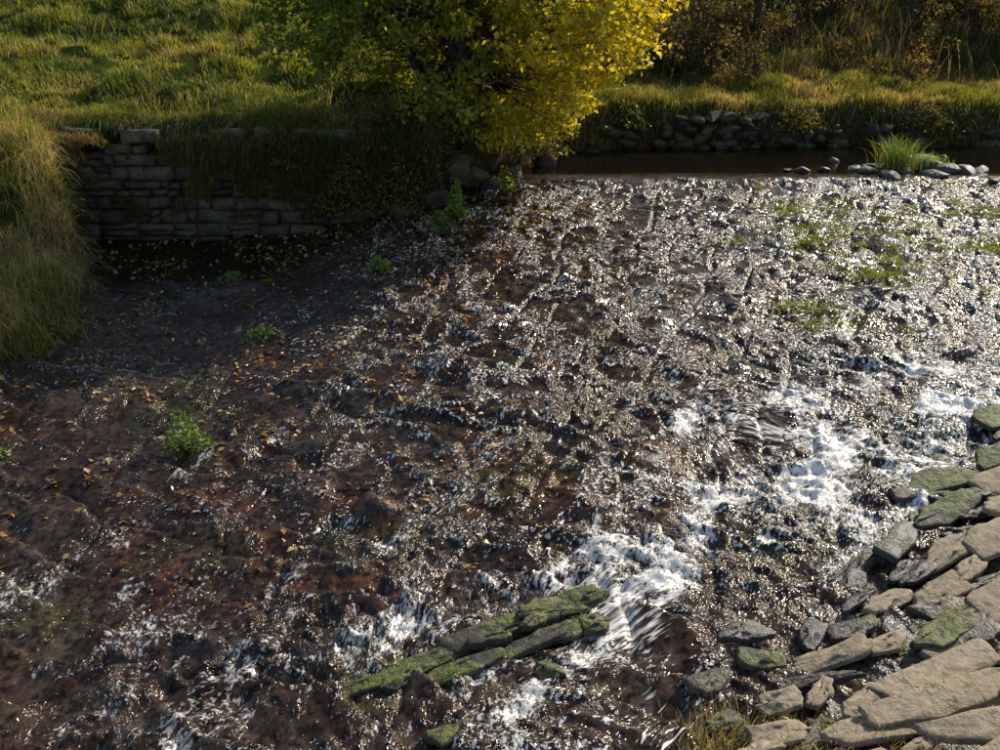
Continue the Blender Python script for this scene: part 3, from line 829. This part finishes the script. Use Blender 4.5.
# ------------------------------------------------------------ small plants
def wz(x, y): return float(max(water_z(np.array([x]), np.array([y]))[0], bed_z(np.array([x]), np.array([y]))[0]))
def leafy_plant(name, x, y, R, H, n, size, ca=(.09, .17, .02), cb=(.2, .32, .045), z=None):
    z = (wz(x, y) if z is None else z) - .02
    p = np.stack([x + rng.normal(0, R * .5, n), y + rng.normal(0, R * .5, n), z + rng.random(n) * H], 1)
    dd = np.hypot(p[:, 0] - x, p[:, 1] - y); p[:, 2] = z + (p[:, 2] - z) * np.clip(1.2 - dd / (R * 1.2), .15, 1)
    c = mixcol(ca, cb, rng.random(n)) * rng.uniform(.7, 1.2, n)[:, None]
    L = leaves(p, size * rng.uniform(.6, 1.3, n), c, .5)
    st = []
    for k in range(10):
        q = p[rng.integers(n)]
        st.append(tube([(x + rng.normal(0, R * .2), y + rng.normal(0, R * .2), z - .03), q], [.006, .003], (.06, .1, .02), 4))
    V, F, C = merge([L] + st); return mesh_np(name, V, F, MAT_LEAF, C)
leafy_plant('water_plant', -3.95, 11.05, .22, .55, 260, .034)
leafy_plant('water_plant', -3.72, 11.0, .14, .2, 90, .03)
leafy_plant('water_plant', -3.75, 14.6, .24, .14, 160, .034)
leafy_plant('water_plant', -2.1, 16.6, .24, .24, 220, .036)
leafy_plant('water_plant', -4.9, 17.4, .28, .18, 220, .036)
leafy_plant('water_plant', -4.2, 17.0, .15, .1, 80, .034)
leafy_plant('water_plant', -.85, 19.0, .22, .8, 420, .042, (.1, .19, .02), (.24, .38, .05))
leafy_plant('water_plant', -1.15, 18.6, .24, .3, 220, .04)
leafy_plant('water_plant', .1, 20.6, .2, .5, 180, .045, (.1, .15, .02), (.26, .3, .03))
leafy_plant('water_plant', -6.3, 11.0, .2, .12, 100, .03)
leafy_plant('bracken', -2.0, 19.55, .6, 1.3, 1500, .035, (.06, .06, .015), (.36, .23, .06), z=-.35)
leafy_plant('bracken', -3.0, 19.55, .6, 1.2, 1300, .035, (.06, .07, .018), (.32, .22, .06), z=-.3)
leafy_plant('bramble_bush', -1.35, 19.75, .55, 1.5, 1100, .04, (.045, .06, .015), (.14, .14, .03), z=.1)
leafy_plant('bramble_bush', -2.5, 20.3, .7, 1.1, 1100, .045, (.05, .07, .015), (.16, .16, .03), z=.9)
leafy_plant('bramble_bush', -.6, 20.9, .6, 1.3, 1000, .05, (.06, .08, .015), (.2, .18, .03), z=.6)
leafy_plant('bramble_bush', -4.3, 20.0, .6, .8, 800, .04, (.05, .07, .015), (.18, .17, .03), z=.6)
leafy_plant('bramble_bush', .9, 22.6, .5, .8, 700, .05, (.06, .08, .015), (.2, .18, .03), z=.3)
leafy_plant('bank_shrub', 3.2, 25.3, .5, .6, 500, .05, (.05, .07, .015), (.15, .15, .03), z=.6)
leafy_plant('bank_shrub', 7.6, 25.5, .6, .7, 600, .05, (.05, .07, .015), (.18, .14, .03), z=.5)
leafy_plant('bank_shrub', 10.9, 25.7, .6, .6, 600, .05, (.05, .06, .015), (.16, .12, .03), z=.5)

parts = []
for i in range(210):
    a, b_, rr = MOSSP[rng.integers(len(MOSSP))]
    x = a + rng.normal(0, rr * .6); y = b_ + rng.normal(0, rr * .5)
    if i < 26:
        x = rng.uniform(4.5, 11); y = rng.uniform(12.8, 20.8)
    n = rng.integers(15, 70); R = rng.uniform(.04, .15); z = wz(x, y) + .02
    p = np.stack([x + rng.normal(0, R, n), y + rng.normal(0, R * .8, n), z + rng.random(n) * .06], 1)
    parts.append(leaves(p, rng.uniform(.012, .030, n), mixcol((.10, .15, .018), (.27, .32, .045), rng.random(n)), .5))
V, F, C = merge(parts); mesh_np('moss_patches', V, F, MAT_LEAF, C)

def tuft(name, x, y, R, n, h0, h1, cols, w=.014, lean=.6, z=None):
    xx = x + rng.normal(0, R * .5, n); yy = y + rng.normal(0, R * .5, n)
    zz = np.maximum(bed_z(xx, yy), water_base(xx, yy)) if z is None else np.full(n, z)
    return grass(name, np.stack([xx, yy, zz], 1), h0, h1, w, lean, cols, nseg=4, seed=int(rng.integers(90)))
TG = ((.10, .17, .025), (.22, .30, .05), (.36, .3, .12), .2)
tuft('islet_grass_tuft', 8.9, 22.1, .40, 300, .4, 1.05, TG, .018, z=.1, lean=.9)
tuft('islet_grass_tuft', 9.7, 22.3, .4, 200, .15, .35, TG, .018, z=.15)
DRY = ((.12, .14, .03), (.30, .29, .09), (.50, .42, .21), .5)
for x, y, R, n, a, b_ in [(1.75, 6.0, .3, 620, .12, .34), (2.3, 5.65, .3, 520, .12, .32), (2.95, 6.05, .22, 220, .08, .22), (3.0, 5.5, .3, 250, .1, .28), (4.0, 6.5, .2, 160, .08, .2), (1.55, 5.7, .25, 460, .1, .26), (4.9, 8.0, .2, 120, .06, .18), (3.4, 7.0, .25, 100, .06, .16), (2.4, 6.1, .2, 160, .06, .2)]:
    tuft('grass_tuft', x, y, R, n, a, b_, DRY, .006)

n = 9500
x = rng.uniform(-8, 2.5, n); y = rng.uniform(7.5, 20.3, n)
den = sstep(2.4, -2.0, x) * (0.10 + 1.5 * sstep(0, .5, fbm(x, y, .7, 501, 3))) * sstep(7.5, 11, y) + .8 * sstep(1.5, .2, np.abs(y - 18.9)) * (x > -5)
keep = (rng.random(n) < den * .75) & (land_d(x, y) < -.05)
x, y = x[keep], y[keep]
z = np.maximum(bed_z(x, y), water_z(x, y)) + .015
c = mixcol((.22, .09, .03), (.65, .42, .12), rng.random(len(x))) * rng.uniform(.4, 1.2, len(x))[:, None]
V, F, C = leaves(np.stack([x, y, z], 1), rng.uniform(.02, .065, len(x)), c, .8)
mesh_np('fallen_leaves', V, F, MAT_DEADLEAF, C)

# ------------------------------------------------------------ light, sky, camera
E, AZ = math.radians(35), math.radians(46)
S = Vector((math.cos(E) * math.sin(AZ), math.cos(E) * math.cos(AZ), math.sin(E)))
sun = bpy.data.lights.new('sun', 'SUN'); sun.energy = 5.0; sun.angle = math.radians(0.5); sun.color = (1, .94, .81)
so = bpy.data.objects.new('sun', sun); scene.collection.objects.link(so)
so.rotation_euler = (-S).to_track_quat('-Z', 'Y').to_euler(); so.location = S * 50
w = bpy.data.worlds.new('World'); scene.world = w; w.use_nodes = True
nt = w.node_tree; nt.nodes.clear()
sk = nt.nodes.new('ShaderNodeTexSky'); sk.sky_type = 'NISHITA'; sk.sun_disc = False; sk.sun_elevation = E; sk.sun_rotation = AZ
bg = nt.nodes.new('ShaderNodeBackground'); bg.inputs[1].default_value = 0.13
o = nt.nodes.new('ShaderNodeOutputWorld'); nt.links.new(sk.outputs[0], bg.inputs[0]); nt.links.new(bg.outputs[0], o.inputs[0])

cam = bpy.data.cameras.new('camera'); co = bpy.data.objects.new('camera', cam); scene.collection.objects.link(co)
cam.sensor_fit = 'HORIZONTAL'; cam.angle = math.radians(54); cam.clip_end = 1500; cam.clip_start = .05
co.location = (0, 0, 4); co.rotation_euler = (math.radians(90 - 22), 0, 0)
scene.camera = co
scene.view_settings.view_transform = 'Standard'; scene.view_settings.look = 'None'; scene.view_settings.exposure = 0
print('done')
